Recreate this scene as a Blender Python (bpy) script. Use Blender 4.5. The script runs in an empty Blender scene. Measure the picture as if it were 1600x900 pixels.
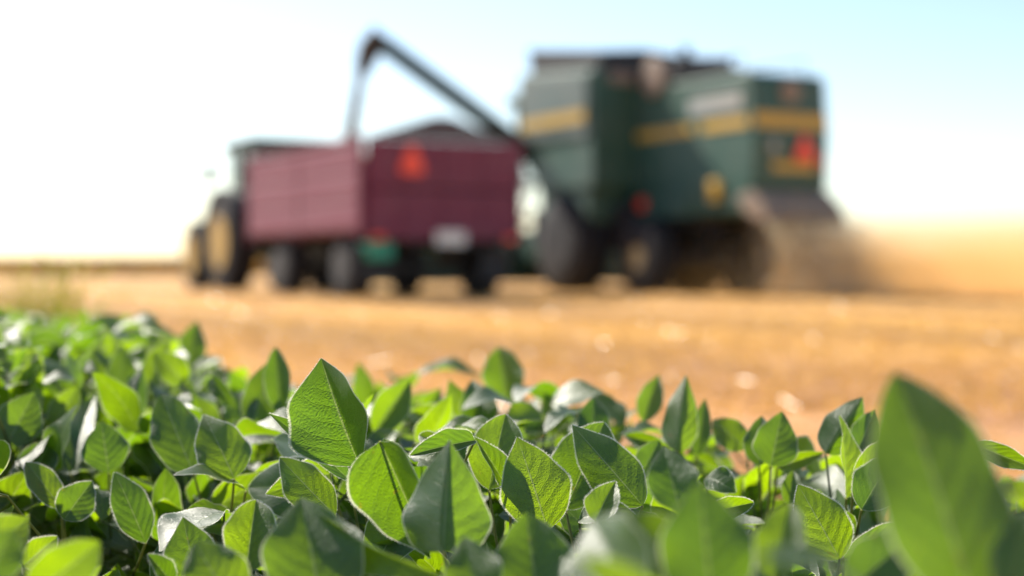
import bpy, bmesh, math, random
import numpy as np
from mathutils import Vector, Matrix

# ------------------------------------------------------------------ camera, sky, sun, exposure
SC = bpy.context.scene
COL = SC.collection
R = math.radians
CAM_H, PITCH, FPX = 0.50, R(0.98), 2222.2          # lens of 50 mm on a 36 mm sensor, in pixels of a 1600 px frame
cam = bpy.data.cameras.new('camera'); cam_ob = bpy.data.objects.new('camera', cam); COL.objects.link(cam_ob)
cam.lens = 50; cam.sensor_width = 36; cam.clip_start = 0.02; cam.clip_end = 20000
cam_ob.location = (0, 0, CAM_H); cam_ob.rotation_euler = (R(90) - PITCH, 0, 0)
cam.dof.use_dof = True; cam.dof.focus_distance = 1.27; cam.dof.aperture_fstop = 2.4
SC.camera = cam_ob

SUN_EL, SUN_AZ = R(41), R(-43)                     # azimuth from +Y, negative to the left
world = bpy.data.worlds.new('World'); SC.world = world; world.use_nodes = True
wt = world.node_tree; wt.nodes.clear()
sky = wt.nodes.new('ShaderNodeTexSky'); sky.sky_type = 'NISHITA'; sky.sun_disc = False
sky.sun_elevation = SUN_EL; sky.sun_rotation = SUN_AZ
sky.air_density = 1.0; sky.dust_density = 0.7; sky.ozone_density = 1.2; sky.altitude = 200
bg = wt.nodes.new('ShaderNodeBackground'); bg.inputs['Strength'].default_value = 0.092
wo = wt.nodes.new('ShaderNodeOutputWorld')
wt.links.new(sky.outputs['Color'], bg.inputs['Color']); wt.links.new(bg.outputs['Background'], wo.inputs['Surface'])
sun = bpy.data.lights.new('sun', 'SUN'); sun.energy = 5.0; sun.angle = R(0.53); sun.color = (1.0, 0.93, 0.82)
sun_ob = bpy.data.objects.new('sun', sun); COL.objects.link(sun_ob)
to_sun = Vector((math.sin(SUN_AZ) * math.cos(SUN_EL), math.cos(SUN_AZ) * math.cos(SUN_EL), math.sin(SUN_EL)))
sun_ob.rotation_euler = to_sun.to_track_quat('Z', 'Y').to_euler(); sun_ob.location = (-20, 30, 40)
SC.view_settings.view_transform = 'Standard'; SC.view_settings.look = 'None'
SC.view_settings.exposure = 1.14; SC.view_settings.gamma = 1.0
SC.cycles.use_denoising = True
SC.cycles.max_bounces = 8; SC.cycles.diffuse_bounces = 2; SC.cycles.transmission_bounces = 6; SC.cycles.transparent_max_bounces = 8
SC.cycles.volume_bounces = 1; SC.cycles.volume_step_rate = 2.0; SC.cycles.volume_max_steps = 64
SC.cycles.sample_clamp_indirect = 8.0

rng = np.random.default_rng(7)
FWD = np.array([0, math.cos(PITCH), -math.sin(PITCH)]); UP = np.array([0, math.sin(PITCH), math.cos(PITCH)])
CAMP = np.array([0, 0, CAM_H])
def at(x, y, d):
    return CAMP + d * (FWD + np.array([1., 0, 0]) * ((x - 800) / FPX) + UP * ((450 - y) / FPX))
def proj(p):
    q = np.asarray(p) - CAMP
    d = q @ FWD
    return 800 + FPX * q[0] / d, 450 - FPX * (q @ UP) / d, d

# ------------------------------------------------------------------ materials
def mat(name):
    m = bpy.data.materials.new(name); m.use_nodes = True; m.node_tree.nodes.clear(); return m
class N:
    def __init__(s, m): s.t = m.node_tree
    def __call__(s, typ, **k):
        n = s.t.nodes.new(typ)
        for a, v in k.items():
            if a.startswith('i_'):
                key = a[2:].replace('_', ' '); n.inputs[key].default_value = v
            else: setattr(n, a, v)
        return n
    def l(s, a, b): s.t.links.new(a, b)
    def math(s, op, a, b=None, c=None, clamp=False):
        n = s.t.nodes.new('ShaderNodeMath'); n.operation = op; n.use_clamp = clamp
        for i, v in enumerate((a, b, c)):
            if v is None: continue
            if isinstance(v, (int, float)): n.inputs[i].default_value = v
            else: s.l(v, n.inputs[i])
        return n.outputs[0]
    def mix(s, f, a, b):
        n = s.t.nodes.new('ShaderNodeMix'); n.data_type = 'RGBA'
        for i, v in ((0, f), (6, a), (7, b)):
            if isinstance(v, (int, float)): n.inputs[i].default_value = v
            elif isinstance(v, tuple): n.inputs[i].default_value = (*v, 1)
            else: s.l(v, n.inputs[i])
        return n.outputs[2]
    def ramp(s, f, lo, hi):
        n = s.t.nodes.new('ShaderNodeMapRange'); n.interpolation_type = 'SMOOTHSTEP'
        s.l(f, n.inputs[0]); n.inputs[1].default_value = lo; n.inputs[2].default_value = hi
        return n.outputs[0]

def paint(name, col, rough=0.45, dust=0.25, metallic=0.0, dustcol=(0.36, 0.26, 0.17), scale=1.6):
    m = mat(name); n = N(m)
    tc = n('ShaderNodeTexCoord'); no = n('ShaderNodeTexNoise', i_Scale=scale, i_Detail=6.0, i_Roughness=0.65)
    n.l(tc.outputs['Object'], no.inputs['Vector'])
    f = n.math('MULTIPLY', n.ramp(no.outputs['Fac'], 0.35, 0.75), dust)
    f2 = n.math('ADD', f, dust * 0.3)
    p = n('ShaderNodeBsdfPrincipled', i_Metallic=metallic)
    n.l(n.mix(f2, tuple(col), dustcol), p.inputs['Base Color'])
    n.l(n.math('ADD', n.math('MULTIPLY', f2, 0.5), rough), p.inputs['Roughness'])
    o = n('ShaderNodeOutputMaterial'); n.l(p.outputs[0], o.inputs[0]); return m

def leaf_material(name, diff, trans, fuzz=0.35):
    """a soybean leaflet: uv.x across (0.5 is the midrib), uv.y from the base to the tip"""
    m = mat(name); n = N(m)
    uv = n('ShaderNodeUVMap'); uv.uv_map = 'UVMap'
    sp = n('ShaderNodeSeparateXYZ'); n.l(uv.outputs[0], sp.inputs[0])
    u = n.math('MULTIPLY', n.math('ABSOLUTE', n.math('SUBTRACT', sp.outputs[0], 0.5)), 2.0)
    v = sp.outputs[1]
    rnd = n('ShaderNodeAttribute', attribute_name='rnd').outputs['Fac']
    # warped coordinates so that no vein is ruler-straight
    geo = n('ShaderNodeTexCoord')
    wn = n('ShaderNodeTexNoise', i_Scale=6.0, i_Detail=2.0); n.l(uv.outputs[0], wn.inputs['Vector'])
    warp = n.math('MULTIPLY', n.math('SUBTRACT', wn.outputs['Fac'], 0.5), 0.10)
    t = n.math('ADD', n.math('SUBTRACT', n.math('MULTIPLY', v, 6.6), n.math('MULTIPLY', n.math('POWER', u, 1.3), 2.1)), n.math('MULTIPLY', warp, 4.0))
    fr = n.math('ABSOLUTE', n.math('SUBTRACT', n.math('FRACT', t), 0.5))
    side = n.math('MULTIPLY', n.math('SUBTRACT', 1.0, n.ramp(fr, 0.0, 0.05)), n.math('SUBTRACT', 1.0, n.math('MULTIPLY', u, 0.6)))
    midw = n.math('SUBTRACT', 1.0, n.ramp(u, 0.008, 0.04))
    vein = n.math('MAXIMUM', n.math('MULTIPLY', side, 0.75), midw)
    cmb = n('ShaderNodeCombineXYZ'); n.l(n.math('MULTIPLY', sp.outputs[0], 0.8), cmb.inputs[0]); n.l(n.math('ADD', v, warp), cmb.inputs[1]); n.l(rnd, cmb.inputs[2])
    vo = n('ShaderNodeTexVoronoi', feature='DISTANCE_TO_EDGE', i_Scale=34.0); n.l(cmb.outputs[0], vo.inputs['Vector'])
    net = n.math('SUBTRACT', 1.0, n.ramp(vo.outputs[0], 0.0, 0.12))
    allv = n.math('MAXIMUM', vein, n.math('MULTIPLY', net, 0.45))
    big = n('ShaderNodeTexNoise', i_Scale=3.0, i_Detail=4.0); n.l(cmb.outputs[0], big.inputs['Vector'])
    edge = n.ramp(u, 0.95, 0.985)
    # quilted blade between the veins
    wr = n('ShaderNodeTexNoise', i_Scale=64.0, i_Detail=4.0, i_Roughness=0.65); n.l(cmb.outputs[0], wr.inputs['Vector'])
    h = n.math('ADD', n.math('MULTIPLY', n.ramp(vo.outputs[0], 0.0, 0.45), 0.35), n.math('MULTIPLY', n.ramp(fr, 0.0, 0.5), 0.35))
    h = n.math('ADD', h, n.math('MULTIPLY', wr.outputs['Fac'], 0.65))
    h = n.math('SUBTRACT', h, n.math('MULTIPLY', vein, 0.45))
    bump = n('ShaderNodeBump', i_Strength=0.8, i_Distance=0.0016); n.l(h, bump.inputs['Height'])
    bump2 = n('ShaderNodeBump', i_Strength=0.32, i_Distance=0.0013); n.l(n.math('ADD', n.math('MULTIPLY', n.math('MAXIMUM', side, n.math('MULTIPLY', net, 0.35)), -0.9), n.math('MULTIPLY', wr.outputs['Fac'], 0.2)), bump2.inputs['Height'])
    dcol = n.mix(n.ramp(big.outputs['Fac'], 0.3, 0.7), tuple(diff), tuple(c * 1.5 for c in diff))
    dcol = n.mix(n.math('MULTIPLY', rnd, 0.35), dcol, (0.075, 0.095, 0.02))
    dcol = n.mix(n.math('MULTIPLY', allv, 0.4), dcol, (0.19, 0.26, 0.11))
    dcol = n.mix(n.math('MULTIPLY', edge, 0.8), dcol, (0.55, 0.56, 0.42))
    tcol = n.mix(rnd, (trans[0] * 0.62, trans[1] * 0.72, trans[2] * 2.5), (trans[0] * 1.65, trans[1] * 1.38, trans[2]))
    tcol = n.mix(n.math('MULTIPLY', n.ramp(big.outputs['Fac'], 0.3, 0.75), 0.35), tcol, tuple(c * 0.7 for c in trans))
    tcol = n.mix(n.math('MULTIPLY', n.ramp(wr.outputs['Fac'], 0.42, 0.62), 0.35), tcol, tuple(c * 0.6 for c in trans))
    tcol = n.mix(n.math('MULTIPLY', allv, 0.5), tcol, tuple(c * 0.55 for c in trans))
    tcol = n.mix(n.math('MULTIPLY', midw, 0.7), tcol, (0.42, 0.5, 0.12)); dcol = n.mix(n.math('MULTIPLY', midw, 0.6), dcol, (0.30, 0.36, 0.17))
    tcol = n.mix(n.math('MULTIPLY', edge, 0.9), tcol, (0.75, 0.74, 0.5))
    spn = n('ShaderNodeTexNoise', i_Scale=9.0, i_Detail=2.0); n.l(cmb.outputs[0], spn.inputs['Vector'])
    spot = n.ramp(spn.outputs['Fac'], 0.70, 0.76)
    dcol = n.mix(n.math('MULTIPLY', spot, 0.7), dcol, (0.14, 0.09, 0.03)); tcol = n.mix(n.math('MULTIPLY', spot, 0.6), tcol, (0.42, 0.34, 0.02))
    p = n('ShaderNodeBsdfPrincipled', i_Roughness=0.42, i_IOR=1.5); p.inputs['Specular IOR Level'].default_value = 0.75
    p.inputs['Sheen Weight'].default_value = fuzz; p.inputs['Sheen Roughness'].default_value = 0.32; p.inputs['Coat Weight'].default_value = 0.0; p.inputs['Coat Roughness'].default_value = 0.3
    p.inputs['Sheen Tint'].default_value = (1, 0.97, 0.92, 1)
    n.l(dcol, p.inputs['Base Color']); n.l(bump2.outputs[0], p.inputs['Normal'])
    n.l(n.math('SUBTRACT', 0.44, n.math('MULTIPLY', allv, 0.14)), p.inputs['Roughness'])
    tr = n('ShaderNodeBsdfTranslucent'); n.l(tcol, tr.inputs['Color']); n.l(bump.outputs[0], tr.inputs['Normal'])
    mx = n('ShaderNodeMixShader', i_Fac=0.46); n.l(p.outputs[0], mx.inputs[1]); n.l(tr.outputs[0], mx.inputs[2])
    o = n('ShaderNodeOutputMaterial'); n.l(mx.outputs[0], o.inputs[0]); return m

def soft(name, col, trans=None, rough=0.6, var=0.3):
    m = mat(name); n = N(m)
    g = n('ShaderNodeNewGeometry')
    p = n('ShaderNodeBsdfPrincipled', i_Roughness=rough)
    c = n.mix(n.math('MULTIPLY', g.outputs['Random Per Island'], var), tuple(col), tuple(x * 0.35 for x in col))
    n.l(c, p.inputs['Base Color']); o = n('ShaderNodeOutputMaterial')
    if trans:
        tr = n('ShaderNodeBsdfTranslucent'); tr.inputs['Color'].default_value = (*trans, 1)
        mx = n('ShaderNodeMixShader', i_Fac=0.45); n.l(p.outputs[0], mx.inputs[1]); n.l(tr.outputs[0], mx.inputs[2]); n.l(mx.outputs[0], o.inputs[0])
    else: n.l(p.outputs[0], o.inputs[0])
    return m

M = {}
M['leaf'] = leaf_material('soybean leaf', (0.015, 0.041, 0.019), (0.285, 0.50, 0.003), 0.08)
M['stem'] = soft('hairy green stem', (0.14, 0.17, 0.06), (0.3, 0.32, 0.1), 0.55, 0.2)
M['hair'] = soft('pale leaf hairs', (0.8, 0.78, 0.7), (0.92, 0.9, 0.75), 0.5, 0.1)
M['straw'] = soft('straw', (0.74, 0.44, 0.18), (0.5, 0.3, 0.09), 0.25, 0.6)
M['chaff'] = soft('pale chaff', (0.66, 0.56, 0.42), (0.5, 0.4, 0.26), 0.5, 0.4)
M['stubble'] = soft('stubble', (0.70, 0.40, 0.10), (0.6, 0.35, 0.08), 0.33, 0.5)
M['crop'] = soft('ripe crop', (0.42, 0.24, 0.06), (0.36, 0.2, 0.04), 0.6, 0.5)
M['weed'] = soft('weed grass', (0.4, 0.40, 0.04), (0.7, 0.68, 0.05), 0.5, 0.3)
M['grain'] = soft('grain', (0.55, 0.36, 0.22), None, 0.7, 0.3)
M['maroon'] = paint('maroon wagon paint', (0.15, 0.009, 0.042), 0.58, 0.24, dustcol=(0.24, 0.14, 0.16), scale=2.2)
M['maroon_dull'] = paint('weathered maroon paint', (0.055, 0.045, 0.055), 0.6, 0.4, dustcol=(0.16, 0.14, 0.15))
M['green'] = paint('dark green machine paint', (0.014, 0.072, 0.048), 0.42, 0.25, dustcol=(0.15, 0.16, 0.13))  # dust is greyed so that it also paints a haze veil over the green
M['yellow'] = paint('yellow machine paint', (0.56, 0.34, 0.02), 0.45, 0.3)
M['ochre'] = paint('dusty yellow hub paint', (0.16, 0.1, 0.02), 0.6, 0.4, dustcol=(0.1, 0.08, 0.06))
M['black'] = paint('black metal', (0.012, 0.012, 0.015), 0.6, 0.2, dustcol=(0.05, 0.045, 0.045))
M['rubber'] = paint('tyre rubber', (0.010, 0.010, 0.014), 0.85, 0.15, dustcol=(0.05, 0.045, 0.045))
M['red'] = paint('red reflector', (0.85, 0.05, 0.02), 0.35, 0.05)
M['orange'] = paint('orange reflector', (0.95, 0.075, 0.025), 0.35, 0.05)
M['white'] = paint('white plate', (0.78, 0.76, 0.72), 0.4, 0.15)
M['teal'] = paint('teal toolbox paint', (0.0, 0.30, 0.2), 0.4, 0.08)
M['tan'] = paint('dusty panel', (0.22, 0.17, 0.14), 0.6, 0.4)
M['spout'] = paint('dull black spout', (0.02, 0.017, 0.017), 0.8, 0.1)
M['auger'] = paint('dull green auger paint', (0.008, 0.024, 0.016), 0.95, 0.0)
M['grain_dark'] = soft('falling grain', (0.2, 0.10, 0.06), None, 0.8, 0.3)
M['canvas'] = paint('dusty curtain', (0.2, 0.155, 0.125), 0.8, 0.5)
M['grey'] = paint('pale decal', (0.34, 0.37, 0.36), 0.4, 0.3)
M['sheen_green'] = paint('green panel with painted sheen', (0.07, 0.11, 0.095), 0.35, 0.4, dustcol=(0.22, 0.23, 0.21))  # grazing sheen put into the colour: paler and greyer than the body paint
M['dark_glass'] = paint('tinted cab glass', (0.02, 0.09, 0.09), 0.08, 0.1)
M['rim'] = paint('dull yellow rim paint', (0.42, 0.25, 0.01), 0.5, 0.25)
M['steel'] = paint('steel', (0.3, 0.3, 0.3), 0.45, 0.3, metallic=0.7)
m = mat('cab glass'); n = N(m)
p = n('ShaderNodeBsdfPrincipled', i_Roughness=0.05); p.inputs['Base Color'].default_value = (0.45, 0.62, 0.62, 1); p.inputs['Alpha'].default_value = 0.14
n.l(p.outputs[0], n('ShaderNodeOutputMaterial').inputs[0]); M['glass'] = m

def ground_material():
    m = mat('stubble field soil'); n = N(m)
    tc = n('ShaderNodeTexCoord')
    mp = n('ShaderNodeMapping'); mp.inputs['Rotation'].default_value = (0, 0, R(-28)); n.l(tc.outputs['Object'], mp.inputs[0])
    st = n('ShaderNodeMapping'); st.inputs['Scale'].default_value = (1.0, 0.16, 1.0); n.l(mp.outputs[0], st.inputs[0])
    a = n('ShaderNodeTexNoise', i_Scale=0.55, i_Detail=8.0, i_Roughness=0.7); n.l(st.outputs[0], a.inputs['Vector'])
    b = n('ShaderNodeTexNoise', i_Scale=0.07, i_Detail=3.0); n.l(tc.outputs['Object'], b.inputs['Vector'])
    c = n('ShaderNodeTexNoise', i_Scale=45.0, i_Detail=6.0, i_Roughness=0.7); n.l(tc.outputs['Object'], c.inputs['Vector'])
    col = n.mix(n.ramp(a.outputs['Fac'], 0.38, 0.62), (0.36, 0.155, 0.035), (0.72, 0.39, 0.08))
    col = n.mix(n.math('MULTIPLY', n.ramp(b.outputs['Fac'], 0.4, 0.65), 0.5), col, (0.58, 0.33, 0.08))
    rx = n('ShaderNodeSeparateXYZ'); n.l(mp.outputs[0], rx.inputs[0])
    sw = n.math('SINE', n.math('ADD', n.math('MULTIPLY', rx.outputs[0], 1.75), n.math('MULTIPLY', a.outputs['Fac'], 3.2)))
    col = n.mix(n.math('MULTIPLY', n.ramp(sw, 0.1, 0.8), 0.75), col, (0.23, 0.115, 0.03))
    col = n.mix(n.math('MULTIPLY', n.ramp(n.math('MULTIPLY', sw, -1.0), 0.3, 1.0), 0.5), col, (0.74, 0.43, 0.12))
    # bare pinkish soil and chaff beside the bean rows
    sp = n('ShaderNodeSeparateXYZ'); n.l(tc.outputs['Object'], sp.inputs[0])
    near = n.math('SUBTRACT', 1.0, n.ramp(n.math('ADD', sp.outputs[1], n.math('MULTIPLY', a.outputs['Fac'], 5.0)), 7.5, 12.0))
    soil = n.mix(n.ramp(a.outputs['Fac'], 0.40, 0.60), (0.30, 0.125, 0.048), (0.72, 0.36, 0.14))
    col = n.mix(n.math('MULTIPLY', near, 0.9), col, soil)
    col = n.mix(n.math('MULTIPLY', n.ramp(c.outputs['Fac'], 0.45, 0.75), 0.5), col, (0.20, 0.10, 0.05))
    p = n('ShaderNodeBsdfPrincipled', i_Roughness=0.85); n.l(col, p.inputs['Base Color'])
    bp = n('ShaderNodeBump', i_Strength=0.8, i_Distance=0.03); n.l(c.outputs['Fac'], bp.inputs['Height']); n.l(bp.outputs[0], p.inputs['Normal'])
    n.l(p.outputs[0], n('ShaderNodeOutputMaterial').inputs[0]); return m
M['ground'] = ground_material()

# ------------------------------------------------------------------ mesh helpers
def np_mesh(name, V, F, material, parent=None, uv=None, attr=None, smooth=True, mats=None, fmat=None):
    """V (n,3); F (k,3|4) int array or a list of such arrays"""
    Fs = F if isinstance(F, list) else [F]
    Fs = [np.asarray(f, dtype=np.int32) for f in Fs if len(f)]
    me = bpy.data.meshes.new(name)
    V = np.asarray(V, dtype=np.float32)
    loops = np.concatenate([f.ravel() for f in Fs]); sizes = np.concatenate([np.full(len(f), f.shape[1], np.int32) for f in Fs])
    starts = np.concatenate([[0], np.cumsum(sizes)[:-1]]).astype(np.int32)
    me.vertices.add(len(V)); me.vertices.foreach_set('co', V.ravel())
    me.loops.add(len(loops)); me.loops.foreach_set('vertex_index', loops)
    me.polygons.add(len(sizes)); me.polygons.foreach_set('loop_start', starts); me.polygons.foreach_set('loop_total', sizes)
    me.polygons.foreach_set('use_smooth', np.full(len(sizes), smooth))
    for mm in (mats or [material]): me.materials.append(mm)
    if fmat is not None: me.polygons.foreach_set('material_index', np.asarray(fmat, np.int32))
    if uv is not None:
        ul = me.uv_layers.new(name='UVMap'); ul.data.foreach_set('uv', np.asarray(uv, np.float32)[loops].ravel())
    if attr is not None:
        at_ = me.attributes.new('rnd', 'FLOAT', 'POINT'); at_.data.foreach_set('value', np.asarray(attr, np.float32))
    me.update(calc_edges=True); me.validate()
    ob = bpy.data.objects.new(name, me); COL.objects.link(ob)
    if parent: ob.parent = parent
    return ob

def empty(name, loc, rz=0.0):
    o = bpy.data.objects.new(name, None); COL.objects.link(o); o.location = loc; o.rotation_euler = (0, 0, rz)
    o.empty_display_size = 0.1; return o
def tag(o, label=None, cat=None, group=None, kind=None):
    for k, v in (('label', label), ('category', cat), ('group', group), ('kind', kind)):
        if v: o[k] = v
    return o

class MB:
    """collects boxes, tubes, prisms and lathes; build() links them as ONE mesh object"""
    def __init__(s): s.bm = bmesh.new()
    def box(s, x0, x1, y0, y1, z0, z1, bev=0.015, taper=None):
        t = bmesh.new(); bmesh.ops.create_cube(t, size=1.0)
        for v in t.verts:
            v.co = Vector(((x0 + x1) / 2 + v.co.x * (x1 - x0), (y0 + y1) / 2 + v.co.y * (y1 - y0), (z0 + z1) / 2 + v.co.z * (z1 - z0)))
        if bev > 0:
            b = min(bev, 0.3 * min(abs(x1 - x0), abs(y1 - y0), abs(z1 - z0)))
            bmesh.ops.bevel(t, geom=t.edges[:], offset=b, segments=2, affect='EDGES', profile=0.5)
        s._add(t); return s
    def prism(s, pts, axis, a, b, bev=0.02):
        """outline pts (2-D) swept along axis ('x','y','z') from a to b"""
        t = bmesh.new()
        def P(q, w): return {'x': (w, q[0], q[1]), 'y': (q[0], w, q[1]), 'z': (q[0], q[1], w)}[axis]
        lo = [t.verts.new(P(q, a)) for q in pts]; hi = [t.verts.new(P(q, b)) for q in pts]
        k = len(pts)
        t.faces.new(lo); t.faces.new(hi[::-1])
        for i in range(k): t.faces.new((lo[i], hi[i], hi[(i + 1) % k], lo[(i + 1) % k]))
        bmesh.ops.recalc_face_normals(t, faces=t.faces[:])
        if bev > 0: bmesh.ops.bevel(t, geom=t.edges[:], offset=bev, segments=2, affect='EDGES', profile=0.5)
        s._add(t); return s
    def tube(s, pts, r, k=14, caps=True):
        t = bmesh.new(); pts = [Vector(p) for p in pts]; rings = []
        rr = r if isinstance(r, (list, tuple)) else [r] * len(pts)
        ref = Vector((0, 0, 1))
        for i, p in enumerate(pts):
            d = (pts[min(i + 1, len(pts) - 1)] - pts[max(i - 1, 0)]).normalized()
            a = d.cross(ref if abs(d.z) < 0.95 else Vector((1, 0, 0))).normalized(); b = d.cross(a)
            rings.append([t.verts.new(p + rr[i] * (math.cos(q) * a + math.sin(q) * b)) for q in (2 * math.pi * j / k for j in range(k))])
        for A, B in zip(rings, rings[1:]):
            for j in range(k): t.faces.new((A[j], A[(j + 1) % k], B[(j + 1) % k], B[j]))
        if caps: t.faces.new(rings[0][::-1]); t.faces.new(rings[-1])
        bmesh.ops.recalc_face_normals(t, faces=t.faces[:]); s._add(t); return s
    def lathe(s, prof, c, k=40):
        """profile (radius, offset along y) turned about the y axis through c"""
        t = bmesh.new(); c = Vector(c); rings = []
        for r, o in prof:
            rings.append([t.verts.new(c + Vector((r * math.cos(q), o, r * math.sin(q)))) for q in (2 * math.pi * j / k for j in range(k))])
        for A, B in zip(rings, rings[1:]):
            for j in range(k): t.faces.new((A[j], A[(j + 1) % k], B[(j + 1) % k], B[j]))
        t.faces.new(rings[0][::-1]); t.faces.new(rings[-1])
        bmesh.ops.recalc_face_normals(t, faces=t.faces[:]); s._add(t); return s
    def lugs(s, c, r, w, n, h=0.04):
        for side in (-1, 1):
            for i in range(n):
                q = 2 * math.pi * (i + (0.5 if side > 0 else 0)) / n
                t = bmesh.new(); bmesh.ops.create_cube(t, size=1.0)
                mtx = Matrix.Translation(Vector(c)) @ Matrix.Rotation(-q, 4, 'Y') @ Matrix.Translation((r, side * w * 0.24, 0)) @ Matrix.Rotation(side * R(38), 4, 'X') @ Matrix.Diagonal((h * 2, w * 0.52, 0.055, 1))
                bmesh.ops.transform(t, matrix=mtx, verts=t.verts[:]); s._add(t)
        return s
    def _add(s, t):
        me = bpy.data.meshes.new('tmp'); t.to_mesh(me); t.free(); s.bm.from_mesh(me); bpy.data.meshes.remove(me)
    def build(s, name, material, parent=None, smooth=False):
        me = bpy.data.meshes.new(name); s.bm.to_mesh(me); s.bm.free(); me.materials.append(material)
        if smooth:
            me.polygons.foreach_set('use_smooth', np.full(len(me.polygons), True))
            try: me.set_sharp_from_angle(angle=R(40))
            except Exception: pass
        o = bpy.data.objects.new(name, me); COL.objects.link(o)
        if parent: o.parent = parent
        return o

# ------------------------------------------------------------------ ground, stubble, straw, standing crop
def ground():
    xs = np.concatenate([-np.geomspace(6000, 6, 22), np.linspace(-5.5, 5.5, 90), np.geomspace(6, 6000, 22)])
    ys = np.concatenate([-np.geomspace(3000, 3, 8), np.linspace(-2, 14, 130), np.geomspace(15, 9000, 26)])
    X, Y = np.meshgrid(xs, ys); near = np.clip((30 - np.hypot(X, Y)) / 20, 0, 1)
    Z = near * (0.008 * np.sin(X * 7.3 + Y * 3.1) + 0.007 * np.sin(Y * 9.1 - X * 2.2) + 0.006 * np.sin(X * 17 + 3 * np.sin(Y * 5)))
    V = np.stack([X, Y, Z], -1).reshape(-1, 3); nx, ny = len(xs), len(ys)
    i = np.arange(nx * ny).reshape(ny, nx)
    F = np.stack([i[:-1, :-1], i[:-1, 1:], i[1:, 1:], i[1:, :-1]], -1).reshape(-1, 4)
    return tag(np_mesh('ground', V, F, M['ground']), 'dry orange stubble field reaching to the horizon', None, None, 'structure')
ground()

def slivers(P, D, L, w, bend=0.0):
    """thin quads: centres P, unit directions D, lengths L, widths w"""
    n_ = len(P); S = np.cross(D, rng.normal(size=(n_, 3))); S /= np.linalg.norm(S, axis=1, keepdims=True) + 1e-9
    a = D * (L / 2)[:, None]; b = S * (w / 2)[:, None]
    V = np.stack([P - a - b, P - a + b, P + a + b, P + a - b], 1).reshape(-1, 3)
    return V, np.arange(n_ * 4).reshape(-1, 4)

EDGE = np.array([(-4.0, 9.5), (-2.2, 6.3), (-1.5, 4.9), (-1.0, 3.9), (-0.6, 3.0), (-0.3, 2.45), (-0.1, 2.25), (0.1, 2.1), (0.3, 1.95), (0.7, 1.75), (1.2, 1.5)])
def edge_y(x): return np.interp(x, EDGE[:, 0], EDGE[:, 1])
def in_view(n_, d0, d1, power=1.0, margin=1.15):
    d = (d0 ** power + rng.random(n_) * (d1 ** power - d0 ** power)) ** (1 / power)
    return rng.uniform(-0.36 * margin, 0.36 * margin, n_) * d, d
def straw_litter():
    x, y = in_view(52000, 1.4, 26, .9)
    k = (y > edge_y(x) - 0.5) & (np.sin(y * 2.1 + x * 0.9 + 1.5 * np.sin(x * 1.7)) + rng.normal(0, 0.7, len(x)) > -0.5); x, y = x[k], y[k]; n_ = len(x)
    az = rng.uniform(0, 2 * np.pi, n_); el = rng.normal(0, 0.22, n_)
    D = np.stack([np.cos(az) * np.cos(el), np.sin(az) * np.cos(el), np.sin(el)], -1)
    wide = np.where(rng.random(n_) < .02, rng.uniform(.010, .02, n_) * (1 + y / 16), rng.uniform(.002, .006, n_))
    V, F = slivers(np.stack([x, y, rng.uniform(0.006, 0.05, n_)], -1), D, rng.uniform(0.02, 0.13, n_), wide)
    tag(np_mesh('straw_litter', V, F, M['straw'], smooth=False), 'loose pale straw and chaff scattered over the bare soil', 'straw', None, 'stuff')
straw_litter()
def stubble():
    x, y = in_view(60000, 4.5, 48, 0.8)
    k = y > edge_y(x) + 0.9; x, y = x[k], y[k]
    h = R(28); c = x * math.cos(h) + y * math.sin(h); c2 = np.round(c / 0.19) * 0.19 + rng.normal(0, 0.018, len(c)); x = x + (c2 - c) * math.cos(h); y = y + (c2 - c) * math.sin(h)
    n_ = len(x); L = rng.uniform(0.02, 0.055, n_) * np.where(y > 13, .35, 1.0); D = np.stack([rng.normal(0, 0.25, n_), rng.normal(0, 0.18, n_), np.ones(n_)], -1); D /= np.linalg.norm(D, axis=1, keepdims=True)
    V, F = slivers(np.stack([x, y, L / 2 - 0.01], -1), D, L, rng.uniform(0.004, 0.008, n_) * (1 + y / 25))
    tag(np_mesh('stubble', V, F, M['stubble'], smooth=False), 'short golden stubble left in rows across the field', 'stubble', None, 'stuff')
stubble()
def standing_crop():
    n_ = 26000
    y = 62 + 45 * rng.random(n_) ** 1.6; x = rng.uniform(-0.45, 0.5, n_) * y
    L = rng.uniform(0.55, 0.78, n_); D = np.stack([rng.normal(0, 0.12, n_), rng.normal(0, 0.12, n_), np.ones(n_)], -1); D /= np.linalg.norm(D, axis=1, keepdims=True)
    V, F = slivers(np.stack([x, y, L / 2], -1), D, L, rng.uniform(0.05, 0.16, n_))
    tag(np_mesh('standing_crop', V, F, M['crop'], smooth=False), 'strip of ripe brown crop still standing along the horizon', 'crop', None, 'stuff')
standing_crop()

# ------------------------------------------------------------------ the machines
HEAD = R(118)                                              # all three drive away and to the left
def wheel(parent, x, y, r, w, rim_mat, lugs=True, rimfrac=0.56):
    s = 1 if y > 0 else -1
    b = MB(); b.lathe([(r * rimfrac, -w / 2), (r * 0.86, -w / 2), (r * 0.96, -w * 0.42), (r, -w * 0.3), (r, w * 0.3), (r * 0.96, w * 0.42), (r * 0.86, w / 2), (r * rimfrac, w / 2)], (x, y, r))
    if lugs: b.lugs((x, y, r), r, w, 20, 0.03 * r / 0.85)
    o = b.build('wheel', M['rubber'], parent, True)
    q = MB(); q.lathe([(r * rimfrac * 1.02, s * (w / 2 + 0.012)), (r * rimfrac * 0.92, s * (w / 2 + 0.004)), (r * rimfrac * 0.8, s * w * 0.2), (r * 0.2, s * w * 0.14), (r * 0.17, s * w * 0.36), (r * 0.05, s * w * 0.38)], (x, y, r))
    q.build('rim', rim_mat, o, True)
    return o
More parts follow.
